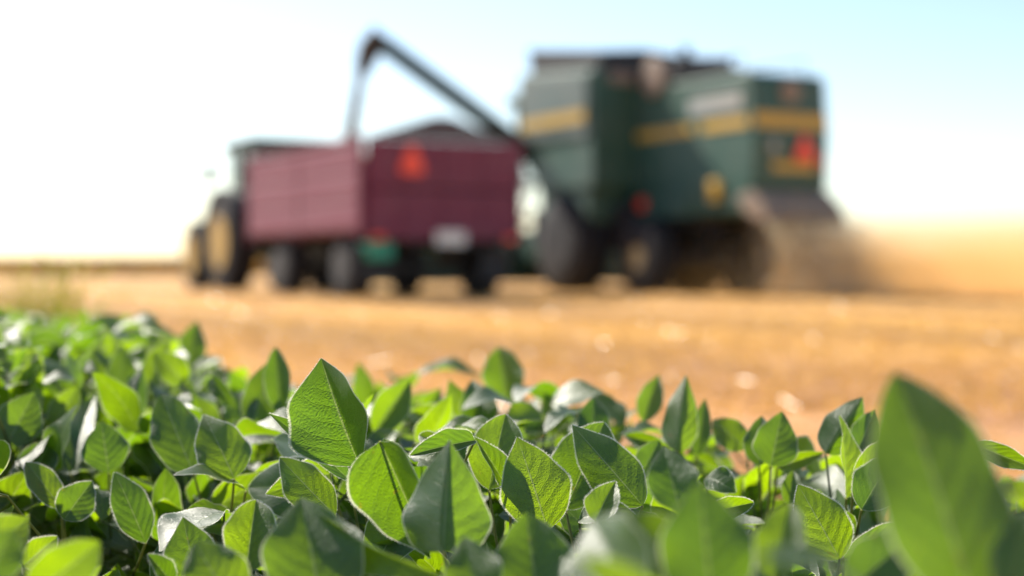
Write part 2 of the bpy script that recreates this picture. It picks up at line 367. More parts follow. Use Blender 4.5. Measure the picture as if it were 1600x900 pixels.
def triangle(parent, y, z, sz, x0, name='warning_triangle', material='orange'):
    c = sz * 0.16
    pts = [(y - sz / 2 + c, z - sz * .42), (y + sz / 2 - c, z - sz * .42), (y + sz / 2 - c * 0.4, z - sz * .28), (y + c * .6, z + sz * .44), (y - c * .6, z + sz * .44), (y - sz / 2 + c * 0.4, z - sz * .28)]
    o = MB().prism(pts, 'x', x0 - 0.02, x0, 0.003).build(name, M['red'], parent)
    q = [(y + (a - y) * .68, z - sz * .06 + (b - z + sz * .06) * .68) for a, b in pts]
    MB().prism(q, 'x', x0 - 0.026, x0 - 0.0215, 0).build('fluorescent_face', M[material], o)
    return o

def wagon():
    w = empty('grain_wagon', (-0.97, 19.97, 0), HEAD)
    tag(w, 'maroon grain wagon with a peaked rear board and a red triangle, behind the tractor', 'wagon')
    hw, L, z0, z1 = 1.225, 5.0, 0.95, 2.19
    MB().box(0.02, L - .02, -hw + .05, hw - .05, z0 - .02, z0 + .05).build('bed', M['maroon'], w)
    for s in (1, -1):
        b = MB()
        for k in range(3):
            a = z0 + k * (z1 - z0) / 3; b.box(0.06, L - .06, s * hw - .03, s * hw + .03, a + .025, a + (z1 - z0) / 3 - .025, .025)
        b.box(0.06, L - .06, s * hw - .016, s * hw + .016, z0, z1 - .02, 0)
        for xx in (0.04, 2.5, L - .04): b.box(xx - .035, xx + .035, s * hw - .04, s * hw + .042, z0 - .1, z1 + .01, .015)
        b.box(0, L, s * hw - .05, s * hw + .05, z1 - .005, z1 + .06, .02)
        b.build('side_wall', M['maroon'], w)
    b = MB(); zm = z0 + 0.58
    b.box(-.03, .03, -hw + .07, hw - .07, z0 - .12, zm - .012, .015)
    for yy in (-.62, 0, .62): b.box(-.055, -.02, yy - .04, yy + .04, z0 - .1, zm - .03, .01)
    b.build('tailgate', M['maroon'], w)
    b = MB(); b.box(-.03, .03, -hw + .07, hw - .07, zm + .012, z1 + .02, .015)
    for yy in (-.62, 0, .62): b.box(-.055, -.02, yy - .04, yy + .04, zm + .03, z1, .01)
    b.build('upper_board', M['maroon'], w)
    MB().prism([(-hw + .03, z1 + .03), (hw - .03, z1 + .03), (0.12, z1 + .37), (-.12, z1 + .37)], 'x', -.028, .028, .012).build('gable_board', M['maroon_dull'], w)
    MB().prism([(-hw + .03, z0), (hw - .03, z0), (hw - .03, z1 + .03), (-hw + .03, z1 + .03)], 'x', L - .05, L, .012).build('front_board', M['maroon'], w)
    f = MB()
    for s in (1, -1): f.box(-.02, L + .1, s * .45 - .06, s * .45 + .06, .72, z0 - .03, .01)
    for xx in (.1, 1.6, 3.2, 4.8): f.box(xx - .05, xx + .05, -1.1, 1.1, .8, z0 - .04, .01)
    f.build('chassis', M['black'], w)
    for xx in (.85, 3.55):
        MB().box(xx - .08, xx + .08, -1.0, 1.0, .38, .52, .02).tube([(xx, -.95, .44), (xx, .95, .44)], .05).box(xx - .35, xx + .35, -.55, -.45, .5, .74, .02).box(xx - .35, xx + .35, .45, .55, .5, .74, .02).build('axle', M['black'], w)
        for s in (1, -1): wheel(w, xx, s * 1.0, .46, .34, M['black'], False, .5)
    MB().tube([(L, .35, .7), (L + 1.5, 0, .5)], .05).tube([(L, -.35, .7), (L + 1.5, 0, .5)], .05).tube([(L + 1.45, 0, .5), (L + 1.8, 0, .5)], .06).build('drawbar', M['black'], w)
    triangle(w, .50, 1.93, .46, -.06)
    MB().box(-.09, -.065, -.32, .14, .76, .95, .006).build('number_plate', M['white'], w)
    MB().box(.05, .45, .72, 1.08, .56, .80, .03).build('tool_box', M['teal'], w)
    for s in (1, -1):
        l = MB().box(-.10, -.055, s * 1.02 - .13, s * 1.02 + .13, .80, .92, .015).build('tail_light', M['black'], w)
        MB().box(-.112, -.1015, s * 1.02 - .1, s * 1.02 + .1, .82, .90, .004).build('lens', M['red'], l)
    for s in (1, -1): MB().prism([(s * .7, .25), (s * 1.15, .25), (s * 1.15, .72), (s * .7, .72)], 'x', .22, .235, .004).build('mud_flap', M['black'], w)
    # the grain lying in the wagon
    xs, ys = np.linspace(.06, L - .06, 46), np.linspace(-hw + .06, hw - .06, 30); X, Y = np.meshgrid(xs, ys)
    Z = 1.95 + .36 * np.exp(-((X - 3.6) / .8) ** 2 - ((Y - .1) / .75) ** 2) + .18 * np.exp(-((X - 2.2) / 1.1) ** 2 - (Y / .8) ** 2) + rng.normal(0, .008, X.shape)
    i = np.arange(X.size).reshape(X.shape); F = np.stack([i[:-1, :-1], i[:-1, 1:], i[1:, 1:], i[1:, :-1]], -1).reshape(-1, 4)
    g = np_mesh('grain_heap', np.stack([X, Y, Z], -1).reshape(-1, 3), F, M['grain'])
    g.location = w.location; g.rotation_euler = w.rotation_euler
    tag(g, 'heap of tan grain filling the maroon wagon', 'grain', None, 'stuff')
    return w
wagon()

def tractor():
    t = empty('tractor', (-4.28, 26.3, 0), HEAD)
    tag(t, 'green tractor with yellow wheels and a glazed cab, pulling the maroon wagon', 'tractor')
    for s in (1, -1):
        wheel(t, 0, s * .92, .88, .48, M['rim'], True, .54); wheel(t, 2.35, s * .85, .66, .38, M['rim'], True, .6)
        b = MB(); pts = []
        for k in range(9):
            q = R(25 + k * 16); pts.append((.98 * math.cos(q), .88 + .98 * math.sin(q)))
        for k in range(8, -1, -1):
            q = R(25 + k * 16); pts.append((.93 * math.cos(q), .88 + .93 * math.sin(q)))
        b.prism(pts, 'y', s * .66, s * 1.2, 0); b.build('fender', M['black'], t)
    MB().box(-.45, 2.7, -.28, .28, .6, 1.0, .04).box(-.3, .3, -.8, .8, .75, 1.0, .05).build('chassis', M['green'], t)
    MB().box(2.25, 2.45, -.75, .75, .58, .74, .03).build('front_axle', M['black'], t)
    MB().prism([(.85, 1.0), (3.1, .95), (3.2, 1.15), (3.12, 1.52), (2.6, 1.66), (.85, 1.78)], 'y', -.42, .42, .05).build('hood', M['green'], t)
    MB().box(3.17, 3.22, -.33, .33, 1.02, 1.42, .02).build('grille', M['black'], t)
    c = MB()
    for x0, x1, y in ((-.62, -.55, .68), (-.62, -.55, -.68), (.78, .9, .66), (.78, .9, -.66), (.12, .02, .74), (.12, .02, -.74)):
        c.tube([(x0, y, 1.0), (x1, y * .96, 2.6)], .06, 8)
    c.box(-.66, .92, -.76, .76, .95, 1.08, .03).build('cab_frame', M['black'], t)
    MB().box(-.75, 1.0, -.80, .80, 2.58, 2.76, .07).build('roof', M['auger'], t)
    for s in (1, -1): MB().box(-.56, .82, s * .70 - .008, s * .70 + .008, 1.1, 2.56, 0).build('side_window', M['dark_glass'], t)
    MB().box(-.608, -.592, -.64, .64, 1.15, 2.56, 0).build('rear_window', M['glass'], t)
    MB().box(.842, .858, -.62, .62, 1.1, 2.56, 0).build('windscreen', M['glass'], t)
    MB().box(-.3, .15, -.25, .25, 1.08, 1.35, .06).box(-.4, -.28, -.25, .25, 1.3, 1.95, .05).build('seat', M['black'], t)
    MB().tube([(.55, 0, 1.1), (.42, 0, 1.6)], .03).tube([(.42 + .04 * math.sin(a) * .5, .19 * math.cos(a), 1.62 + .19 * .5 * math.sin(a)) for a in np.linspace(0, 2 * math.pi, 16)], .015, 6, False).build('steering_wheel', M['black'], t)
    MB().tube([(1.3, .38, 1.6), (1.3, .38, 2.55), (1.22, .38, 2.68)], .05, 10).build('exhaust_pipe', M['black'], t)
    MB().box(-1.05, -.4, -.06, .06, .44, .56, .02).box(-1.0, -.45, -.42, -.36, .55, .65, .01).box(-1.0, -.45, .36, .42, .55, .65, .01).build('hitch', M['black'], t)
    for s in (1, -1): MB().box(-.72, -.66, s * .6 - .09, s * .6 + .09, 2.38, 2.5, .02).build('work_light', M['grey'], t)
    for s in (1, -1): MB().tube([(.9, s * .7, 2.2), (1.0, s * 1.0, 2.25)], .015, 6).box(.98, 1.02, s * 1.05 - .1, s * 1.05 + .1, 2.0, 2.35, .015).build('mirror', M['black'], t)
    return t
tractor()

def combine():
    c = empty('combine_harvester', (4.16, 21.33, 0), HEAD)
    tag(c, 'green combine harvester with yellow stripes unloading through its long auger', 'combine harvester')
    hw = .70
    # rear hood
    prof = [(.30, 1.25), (-.02, 1.65), (-.06, 2.35), (.02, 3.28), (.12, 3.36), (3.3, 3.42), (3.3, 1.25)]
    MB().prism(prof, 'y', -hw, hw, .04).build('rear_hood', M['green'], c)
    MB().prism([(.0, 2.80), (.03, 2.80), (.07, 3.24), (.04, 3.24)], 'y', -.66, .66, 0)
    def rear_x(z): return np.interp(z, [1.65, 2.35, 3.28], [-.02, -.06, .02])
    for z0, z1, mt, nm, y0, y1 in ((2.52, 2.74, 'yellow', 'rear_stripe', -.69, .69), (1.88, 2.02, 'yellow', 'warning_plate', -.45, .35)):
        MB().prism([(rear_x(z0) - .012, z0), (rear_x(z1) - .012, z1), (rear_x(z1) + .002, z1), (rear_x(z0) + .002, z0)], 'y', y0, y1, 0).build(nm, M[mt], c)
    for a, b in ((.10, 1.25), (1.5, 3.1)): MB().box(a, b, hw + .003, hw + .015, 2.53, 2.69, 0).build('side_stripe', M['yellow'], c)
    MB().box(.10, 3.1, -hw - .015, -hw - .003, 2.50, 2.72, 0).build('side_stripe', M['yellow'], c)
    MB().box(.25, 1.6, hw + .003, hw + .014, 2.82, 3.08, 0).build('side_decal', M['grey'], c)
    e = MB().lathe([(.17, -.015), (.17, .015), (.15, .02)], (0, 0, 0), 32).build('round_emblem', M['tan'], c)
    e.rotation_euler = (0, 0, R(90)); e.location = (-.035, .02, 3.07)
    triangle(c, -.22, 2.22, .46, -.075)
    MB().box(-.085, -.06, .28, .42, 2.15, 2.33, .01).build('rear_lamp', M['grey'], c)
    MB().box(-.085, -.06, -.62, -.54, 1.95, 2.12, .01).build('tail_light', M['red'], c)
    # open belly below the hood, straw chopper and its curtain
    MB().prism([(.15, 1.25), (-.2, 1.1), (-.45, 1.12), (-.28, 1.38), (.0, 1.6), (.35, 1.5)], 'y', -.74, .74, .03).build('straw_chopper', M['canvas'], c)
    MB().box(1.3, 3.4, -.62, .62, 1.08, 1.3, .04).box(3.0, 6.2, -1.0, 1.0, .8, 1.5, .05).build('sieve_box', M['black'], c)
    MB().box(1.5, 3.3, hw - .03, hw + .06, 1.22, 1.62, .03).build('side_shield', M['green'], c)
    MB().box(.75, 1.0, hw + .0, hw + .08, 1.45, 1.78, .02).build('ladder_bracket', M['yellow'], c)
    MB().box(2.75, 2.95, hw + .02, hw + .10, 1.38, 1.58, .02).build('side_marker', M['red'], c)
    # grain tank body
    MB().prism([(3.2, 1.75), (5.05, 1.75), (5.35, 2.35), (5.75, 2.5), (5.75, 3.9), (3.2, 3.72)], 'y', -1.5, 1.5, .04).build('tank_body', M['green'], c)
    MB().box(3.4, 5.1, -1.45, 1.45, 1.2, 1.80, .04).build('lower_body', M['green'], c)
    MB().box(3.4, 5.6, 1.545, 1.555, 2.86, 3.06, 0).build('tank_stripe', M['yellow'], c)
    MB().prism([(3.35, 2.62), (5.7, 2.62), (5.7, 3.82), (3.35, 3.64)], 'y', 1.5, 1.54, .015).build('sheen_panel', M['sheen_green'], c)  # left flank sheet that carries the painted sheen
    x = MB()
    x.prism([(-1.3, 3.7), (1.3, 3.7), (1.36, 4.02), (.5, 4.10), (-.4, 4.03), (-1.36, 4.08)], 'x', 3.22, 3.26, .008)
    x.prism([(-1.3, 3.88), (1.3, 3.88), (1.36, 4.36), (-1.36, 4.36)], 'x', 5.64, 5.68, .008)
    for s in (1, -1): x.prism([(3.27, 3.7), (5.63, 3.88), (5.63, 4.35), (3.27, 4.03)], 'y', s * 1.30, s * 1.34, .008)
    x.build('tank_extension', M['black'], c)
    for y0, y1, z0, z1 in ((.7, 1.2, 3.5, 3.68), (-1.25, -.75, 3.45, 3.68)):
        MB().box(3.16, 3.195, y0, y1, z0, z1, .01).build('tank_window', M['tan'], c)
    MB().box(2.0, 3.15, -.66, .66, 3.43, 3.72, .05).tube([(2.2, .35, 3.7), (2.2, .35, 4.0)], .09).build('engine_deck', M['black'], c)
    MB().lathe([(.32, -.05), (.32, .05), (.28, .08)], (2.6, .68, 3.55), 28).build('air_screen', M['tan'], c)
    r = MB()
    for s in (.6, -.6): r.tube([(.4, s, 3.4), (.4, s, 3.62), (1.9, s, 3.66), (1.9, s, 3.42)], .018, 8)
    r.build('handrail', M['black'], c)
    # cab and header, in front of the tank
    k = MB()
    for xx in (5.85, 7.1):
        for s in (1, -1): k.tube([(xx, s * .70, 2.0), (xx + .05, s * .80, 3.5)], .05, 8)
    k.box(5.8, 7.15, -.72, .72, 1.98, 2.1, .03).build('cab_frame', M['green'], c)
    MB().box(5.76, 7.4, -.95, .95, 3.5, 3.72, .08).build('cab_roof', M['green'], c)
    MB().box(7.11, 7.13, -.72, .72, 2.1, 3.48, 0).build('windscreen', M['glass'], c)
    for s in (1, -1): MB().box(5.9, 7.06, s * .74 - .008, s * .74 + .008, 2.1, 3.48, 0).build('side_window', M['glass'], c)
    MB().prism([(6.0, .9), (6.0, 1.6), (7.6, .85), (7.6, .3)], 'y', -.6, .6, .03).build('feeder_house', M['green'], c)
    h = MB(); h.prism([(7.6, .12), (7.6, 1.12), (7.75, 1.15), (8.0, .35), (8.9, .14), (8.9, .1)], 'y', -3.0, 3.0, .02)
    h.tube([(8.15, -2.9, .55), (8.15, 2.9, .55)], .24, 20)
    for s in (1, -1): h.prism([(7.6, .1), (7.6, 1.15), (8.2, 1.0), (9.4, .15), (9.4, .1)], 'y', s * 3.0, s * 3.06, .01)
    h.build('header', M['green'], c)
    reel = MB()
    for a in range(6):
        q = a * math.pi / 3; reel.tube([(8.5 + .42 * math.cos(q), -2.85, 1.0 + .42 * math.sin(q)), (8.5 + .42 * math.cos(q), 2.85, 1.0 + .42 * math.sin(q))], .025, 8)
    reel.tube([(8.5, -2.95, 1.0), (8.5, 2.95, 1.0)], .06, 12)
    for s in (-2.85, 0, 2.85):
        for a in range(6):
            q = a * math.pi / 3; reel.tube([(8.5, s, 1.0), (8.5 + .42 * math.cos(q), s, 1.0 + .42 * math.sin(q))], .018, 6)
    reel.build('reel', M['yellow'], c)
    for s in (1, -1):
        wheel(c, 4.25, s * 1.25, .84, .60, M['black'], True, .5); wheel(c, 2.35, s * .98, .60, .40, M['ochre'], True, .34)
    MB().box(2.25, 2.45, -.85, .85, .48, .66, .03).box(2.28, 2.42, -.12, .12, .6, 1.1, .02).build('rear_axle', M['black'], c)
    MB().box(4.1, 4.4, -1.0, 1.0, .7, 1.0, .04).build('front_axle', M['black'], c)
    l = MB()
    for xx in (6.15, 6.55): l.tube([(xx, 1.55, .45), (xx, .95, 2.0)], .02, 8)
    for q in range(6):
        f = q / 6 + .08; l.box(6.15, 6.55, 1.55 - .6 * f - .06, 1.55 - .6 * f + .06, .45 + 1.55 * f - .015, .45 + 1.55 * f + .015, .004)
    l.box(5.8, 6.7, .72, 1.05, 1.98, 2.02, .01)
    l.build('ladder', M['black'], c)
    # unloading auger swung out over the wagon
    inv = (Matrix.Translation((4.16, 21.33, 0)) @ Matrix.Rotation(HEAD, 4, 'Z')).inverted()
    B = inv @ Vector((.31, 25.4, 2.50)); T = inv @ Vector(at(597, 68, 24.05))
    MB().tube([B + Vector((0, -.4, -.5)), B, B.lerp(T, .04), T], [.19, .19, .165, .15], 20).build('auger', M['auger'], c, True)
    S0 = inv @ Vector(at(585, 56, 24.05)); S1 = inv @ Vector(at(565, 112, 24.05))
    a = MB().tube([T.lerp(B, .03), S0, S0.lerp(S1, .35), S1], [.13, .17, .21, .13], 16).build('auger_spout', M['spout'], c, True)
    return S1
combine()

def falling_grain():
    p0, p1 = Vector(at(568, 96, 24.05)), Vector(at(545, 222, 23.9))
    n_ = 3500; f = rng.random(n_); sp = .045 + .035 * f
    P = np.array(p0)[None] * (1 - f)[:, None] + np.array(p1)[None] * f[:, None] + rng.normal(0, 1, (n_, 3)) * sp[:, None] * np.array([.75, .75, .3])
    D = rng.normal(0, .3, (n_, 3)) + np.array([0, 0, -1.]); D /= np.linalg.norm(D, axis=1, keepdims=True)
    V, F = slivers(P, D, rng.uniform(.015, .05, n_), rng.uniform(.008, .016, n_))
    tag(np_mesh('falling_grain', V, F, M['grain_dark'], smooth=False), 'thin stream of brown grain falling from the auger spout into the wagon', 'grain', None, 'stuff')
falling_grain()
def flying_straw():
    n_ = 5200; f = rng.random(n_) ** .8                     # 0 at the chopper, 1 on the ground
    x = .05 - .55 * f + rng.normal(0, .25 + .38 * f, n_); y = rng.uniform(-1.0, .65, n_) * (.62 + .3 * f) + rng.normal(0, .05 + .25 * f, n_) - .2 * f; z = np.maximum(.02, 1.3 * (1 - f ** 1.4) + rng.normal(0, .08, n_))
    D = rng.normal(size=(n_, 3)); D[:, 2] *= 1.6; D /= np.linalg.norm(D, axis=1, keepdims=True)
    V, F = slivers(np.stack([x, y, z], -1), D, rng.uniform(.05, .2, n_), rng.uniform(.006, .012, n_))
    o = np_mesh('flying_straw', V, F, M['chaff'], smooth=False); o.location = (4.16, 21.33, 0); o.rotation_euler = (0, 0, HEAD)
    tag(o, 'curtain of chopped straw falling behind the green combine harvester', 'straw', None, 'stuff')
flying_straw()

def dust_cloud():
    bm = bmesh.new(); bmesh.ops.create_icosphere(bm, subdivisions=4, radius=1.0)
    for v in bm.verts:
        v.co = Vector((v.co.x * 8.5, v.co.y * 7.0, v.co.z * (1.75 if v.co.z > 0 else 0.0) + 0.005)) 
    me = bpy.data.meshes.new('dust'); bm.to_mesh(me); bm.free()
    m = mat('drifting dust'); n = N(m)
    tc = n('ShaderNodeTexCoord'); no = n('ShaderNodeTexNoise', i_Scale=0.45, i_Detail=3.0); n.l(tc.outputs['Object'], no.inputs['Vector'])
    sp = n('ShaderNodeSeparateXYZ'); n.l(tc.outputs['Object'], sp.inputs[0])
    hgt = n.math('SUBTRACT', 1.0, n.ramp(sp.outputs[2], 0.2, 1.5))
    r2 = n.math('ADD', n.math('POWER', n.math('DIVIDE', sp.outputs[0], 8.5), 2.0), n.math('POWER', n.math('DIVIDE', sp.outputs[1], 7.0), 2.0))
    fall = n.math('SUBTRACT', 1.0, n.ramp(r2, 0.25, 1.0))
    d = n.math('MULTIPLY', n.math('MULTIPLY', hgt, fall), n.math('MULTIPLY', n.ramp(no.outputs['Fac'], 0.2, 0.7), 0.62))
    pv = n('ShaderNodeVolumePrincipled', i_Anisotropy=0.35); pv.inputs['Color'].default_value = (0.92, 0.58, 0.24, 1); n.l(d, pv.inputs['Density'])
    n.l(pv.outputs[0], n('ShaderNodeOutputMaterial').inputs['Volume']); me.materials.append(m)
    o = bpy.data.objects.new('dust', me); COL.objects.link(o); o.location = (9.8, 25.0, 0.03)
    tag(o, 'low golden dust cloud drifting behind the combine harvester', 'dust', None, 'stuff')
dust_cloud()

# ------------------------------------------------------------------ soybean leaves and plants
def leaf_arrays(B, T, W, nrm, fold=0.2, bend=0.05, curl=0.0, twist=0.0, wav=0.06, nU=8, nV=12, ph=0.0):
    B = np.asarray(B, float); T = np.asarray(T, float)
    a = T - B; L = np.linalg.norm(a); a /= L
    n0 = np.asarray(nrm, float); n0 = n0 - a * (n0 @ a); n0 /= np.linalg.norm(n0) + 1e-9
    s0 = np.cross(a, n0)
    v = np.linspace(0, 1, nV + 1) ** 1.15; u = np.linspace(-1, 1, nU + 1)
    ea, eb = 0.60 + 0.14 * math.sin(ph * 3.1), 0.96 + 0.16 * math.cos(ph * 2.3); vm = ea / (ea + eb)
    hw = W / 2 * np.maximum(v ** ea * (1 - v) ** eb / (vm ** ea * (1 - vm) ** eb), 0.012)
    hw = hw * (1 + 0.035 * np.sin(v * 17 + ph * 5))
    tw = twist * (v - 0.4); ct, st = np.cos(tw)[:, None], np.sin(tw)[:, None]
    n_ = n0 * ct + s0 * st; s_ = s0 * ct - n0 * st
    X = u[None, :] * hw[:, None]
    lift = np.abs(X) * math.sin(fold) + curl * X ** 2 / (W / 2) + wav * hw[:, None] * (u[None, :] ** 2) * np.sin(v[:, None] * 11 + ph + np.sign(u)[None, :] * 0.9)
    P = (B + np.outer(v, a) * L + n_ * (bend * L * 4 * v * (1 - v))[:, None])[:, None, :] + s_[:, None, :] * (X * math.cos(fold))[..., None] + n_[:, None, :] * lift[..., None]
    UV = np.stack([np.broadcast_to(u * 0.5 + 0.5, X.shape), np.broadcast_to(v[:, None], X.shape)], -1)
    i = np.arange((nU + 1) * (nV + 1)).reshape(nV + 1, nU + 1)
    F = np.stack([i[:-1, :-1], i[:-1, 1:], i[1:, 1:], i[1:, :-1]], -1).reshape(-1, 4)
    return P.reshape(-1, 3), F, UV.reshape(-1, 2), P, s_
def hairs(P, s_, density=34, ln=0.0017, wd=0.00016):
    """short pale hairs along both margins of a leaf grid"""
    V = []
    for e, sg in ((0, -1), (-1, 1)):
        line = P[:, e]; inner = P[:, 1 if e == 0 else -2]
        for i in range(len(line) - 1):
            m_ = max(2, int(density * np.linalg.norm(line[i + 1] - line[i]) / 0.01))
            f = rng.random(m_)[:, None]; base = line[i] * (1 - f) + line[i + 1] * f
            out = line[i] - inner[i]; out = out / (np.linalg.norm(out) + 1e-9); tang = line[i + 1] - line[i]; tang = tang / (np.linalg.norm(tang) + 1e-9)
            d = out + tang * rng.uniform(-.2, .9, m_)[:, None] + rng.normal(0, .25, (m_, 3)); d /= np.linalg.norm(d, axis=1, keepdims=True)
            l_ = ln * rng.uniform(.5, 1.2, m_)[:, None]
            V.append(np.stack([base - tang * wd, base + tang * wd, base + d * l_], 1).reshape(-1, 3))
    return np.concatenate(V)
def tube_arrays(pts, r0, r1, k=6):
    pts = np.asarray(pts, float); m_ = len(pts); d = np.gradient(pts, axis=0); d /= np.linalg.norm(d, axis=1, keepdims=True) + 1e-9
    ref = np.array([0.31, 0.22, 0.92]); a = np.cross(d, ref); a /= np.linalg.norm(a, axis=1, keepdims=True) + 1e-9; b = np.cross(d, a)
    q = np.arange(k) * 2 * np.pi / k; r = np.linspace(r0, r1, m_)
    V = pts[:, None] + r[:, None, None] * (np.cos(q)[None, :, None] * a[:, None] + np.sin(q)[None, :, None] * b[:, None])
    i = np.arange(m_ * k).reshape(m_, k); j = np.roll(i, -1, 1)
    return V.reshape(-1, 3), np.stack([i[:-1], j[:-1], j[1:], i[1:]], -1).reshape(-1, 4)
def bez(a, b, c, k=7):
    t = np.linspace(0, 1, k)[:, None]; return (1 - t) ** 2 * a + 2 * t * (1 - t) * b + t * t * c
class Acc:
    def __init__(s): s.V, s.F, s.U, s.A, s.n = [], [], [], [], 0
    def add(s, V, F, U=None, a=0.0):
        s.V.append(V); s.F.append(F + s.n); s.n += len(V); s.U.append(U if U is not None else np.zeros((len(V), 2))); s.A.append(np.full(len(V), a))
    def build(s, name, material, parent):
        if not s.V: return None
        return np_mesh(name, np.concatenate(s.V), np.concatenate(s.F), material, parent, np.concatenate(s.U), np.concatenate(s.A))

# hero leaves: (tip x, tip y, base x, base y, width px, tip depth, base depth, roll deg, fold deg, bend, curl, twist)
# depths in metres from the camera; positive roll turns the blade's face to the right of the picture
SUN = np.array(to_sun)
def split_tone(tx, ty, bx, by, db, right):
    """attitude of a folded leaf whose one half catches the sun on its front while the other half lets it through"""
    B = at(bx, by, db); L = math.hypot(tx - bx, ty - by) * db / FPX; best = (-9,)
    for lean in np.linspace(0, 1.3, 14):
        T = at(tx, ty, db + lean * L); a = (T - B) / np.linalg.norm(T - B); toc = CAMP - (B + T) / 2; toc -= a * (toc @ a); toc /= np.linalg.norm(toc); sd = np.cross(a, toc)
        sr = sd if sd[0] > 0 else -sd
        for roll in np.linspace(-45, 45, 19):
            n_ = toc * math.cos(R(roll)) + sd * math.sin(R(roll)); s_ = np.cross(a, n_); s_ = s_ if s_[0] > 0 else -s_
            for fold in (-50, -42, -34, -26, 26, 34, 42, 50):
                nr, nl = n_ * math.cos(R(fold)) - s_ * math.sin(R(fold)), n_ * math.cos(R(fold)) + s_ * math.sin(R(fold))
                if right < 0: nr, nl = nl, nr
                if min(nr @ toc, nl @ toc) < .36: continue
                q = 0.2 * (nr @ (SUN + np.array([0, -1, .12]))) - 2.6 * max(nl @ SUN, -.40) + 7.0 * min(nr @ SUN, .0) - .02 * lean + .15 * min(nr @ toc, nl @ toc)
                if q > best[0]: best = (q, db + lean * L, roll, fold)
    return best[1:]
GLINT = SUN + np.array([0, -1.0, .12]); GLINT /= np.linalg.norm(GLINT)
H = {}
def plant(key, label): H[key] = [label, []]
def lf(key, tx, ty, bx, by, w, dt, db=None, roll=0, fold=15, bend=0.04, curl=0.0, twist=0.0, tone='l', flat=None):
    db0 = db if db else dt; L_ = abs(ty - by) * db0 / FPX
    if tone in 'RL': dt, roll, fold = split_tone(tx, ty, bx, by, db0, 1 if tone == 'R' else -1)
    else: dt = {'l': dt, 'd': db0 + .62 * L_, 's': db0 + 1.5 * L_, 'h': db0 + .42 * L_}[tone]
    H[key][1].append((tx, ty, bx, by, w, dt, db if db else dt, roll, fold, bend, curl, twist, flat))

plant('A', 'soybean plant with one tall pointed leaf in sharp focus, half green and half silvery')
lf('A', 502, 560, 562, 727, 122, 1.33, 1.27, 6, 33, .03, 0, .05, 'R')
lf('A', 420, 646, 548, 752, 30, 1.27, 1.30, 0, 40, .03, 0, 0, 'l', True)
lf('A', 672, 872, 594, 690, 108, 1.21, 1.18, -10, 30, -.03, .05, .1, 'R')
lf('A', 388, 762, 520, 768, 95, 1.42, 1.36, 10, 12, .07, -.2, 0)
lf('A', 437, 715, 524, 806, 68, 1.25, 1.28, -12, 16, .03, 0, .1, 'd')
lf('A', 415, 772, 516, 740, 62, 1.30, 1.34, 5, 15, .04, .1, 0)
lf('A', 655, 680, 700, 700, 26, 1.38, 1.36, 0, 35)
lf('A', 640, 712, 742, 688, 34, 1.27, 1.30, 30, 40, .03)
plant('B', 'soybean plant with a broad blue-green blurred leaf at the bottom edge')
lf('B', 470, 778, 505, 962, 158, 1.02, .98, 4, 18, .05, 0, 0, 'd')
lf('B', 705, 905, 490, 795, 48, .98, 1.04, 40, 50, .05)
plant('C', 'soybean plant with a big leaf folded lengthwise, one half silver, the other lime')
lf('C', 703, 687, 692, 862, 140, 1.10, 1.06, -4, -40, .04, 0, .1, 'h')
lf('C', 822, 800, 842, 940, 122, 1.02, .98, 5, 14, -.05, .15)
lf('C', 725, 838, 752, 950, 92, .94, .92, 0, 14, .04, 0, 0, 'd')
plant('D', 'soybean plant with a sharp lime diamond-shaped leaf showing fine veins, right of the centre')
lf('D', 808, 683, 856, 828, 110, 1.29, 1.27, 6, 10, .03, 0, .05)
lf('D', 790, 647, 764, 765, 84, 1.36, 1.34, -8, 20, .03, 0, 0, 'h')
lf('D', 742, 683, 796, 770, 36, 1.29, 1.29, 30, 45, .03)
plant('E', 'soybean plant with a near-black pointed leaf leaning over a lime one, right of centre')
lf('E', 944, 660, 884, 796, 104, 1.37, 1.34, -8, 12, .02, 0, 0, 'h')
lf('E', 894, 664, 1004, 790, 84, 1.25, 1.29, 6, -22, .04, 0, 0, 'd')
lf('E', 962, 752, 930, 815, 50, 1.17, 1.19, -15, 30, .04, 0, 0, 'd')
lf('E', 1000, 812, 905, 812, 30, 1.22, 1.24, 0, 45, .12)
plant('F', 'soybean plant with broad out of focus lime leaves at the bottom right of the centre')
lf('F', 1092, 752, 1112, 945, 150, .80, .78, 5, 10, .03)
lf('F', 965, 800, 1090, 890, 95, .83, .80, 0, 20, .06)
lf('F', 925, 812, 1000, 945, 135, .74, .74, -20, 20, .05, 0, 0, 's')
plant('G', 'soybean plant with a lime leaf beside a dark rounded leaf above a white sunlit one')
lf('G', 252, 616, 302, 738, 78, 1.55, 1.50, -8, 20, .03)
lf('G', 318, 648, 366, 748, 82, 1.43, 1.40, 8, 14, .06, 0, 0, 'd')
lf('G', 272, 742, 384, 768, 40, 1.36, 1.40, 0, 20, .10)
lf('G', 340, 665, 335, 735, 30, 1.62, 1.6, 40, 20)
plant('H', 'soybean plant with two upright lime leaves side by side against the orange field')
lf('H', 416, 568, 404, 672, 60, 1.78, 1.74, -10, 15, .03)
lf('H', 431, 542, 438, 648, 42, 1.76, 1.74, 12, 20, .03, 0, 0, 'R')
lf('H', 370, 640, 330, 590, 26, 1.68, 1.7, 10, 40, .06)
plant('I', 'soybean plant with a cluster of pointed lime leaves at the bottom left of the centre')
lf('I', 250, 862, 350, 800, 82, 1.27, 1.32, 0, 12, .08, .1)
lf('I', 286, 808, 312, 925, 90, 1.20, 1.18, -8, 16, .03)
lf('I', 400, 781, 384, 894, 84, 1.17, 1.16, 6, 32, .02, 0, 0, 'R')
lf('I', 304, 848, 366, 950, 104, 1.02, 1.0, 0, 10, .05)
lf('I', 231, 866, 268, 910, 30, 1.14, 1.14, 20, 45, .03)
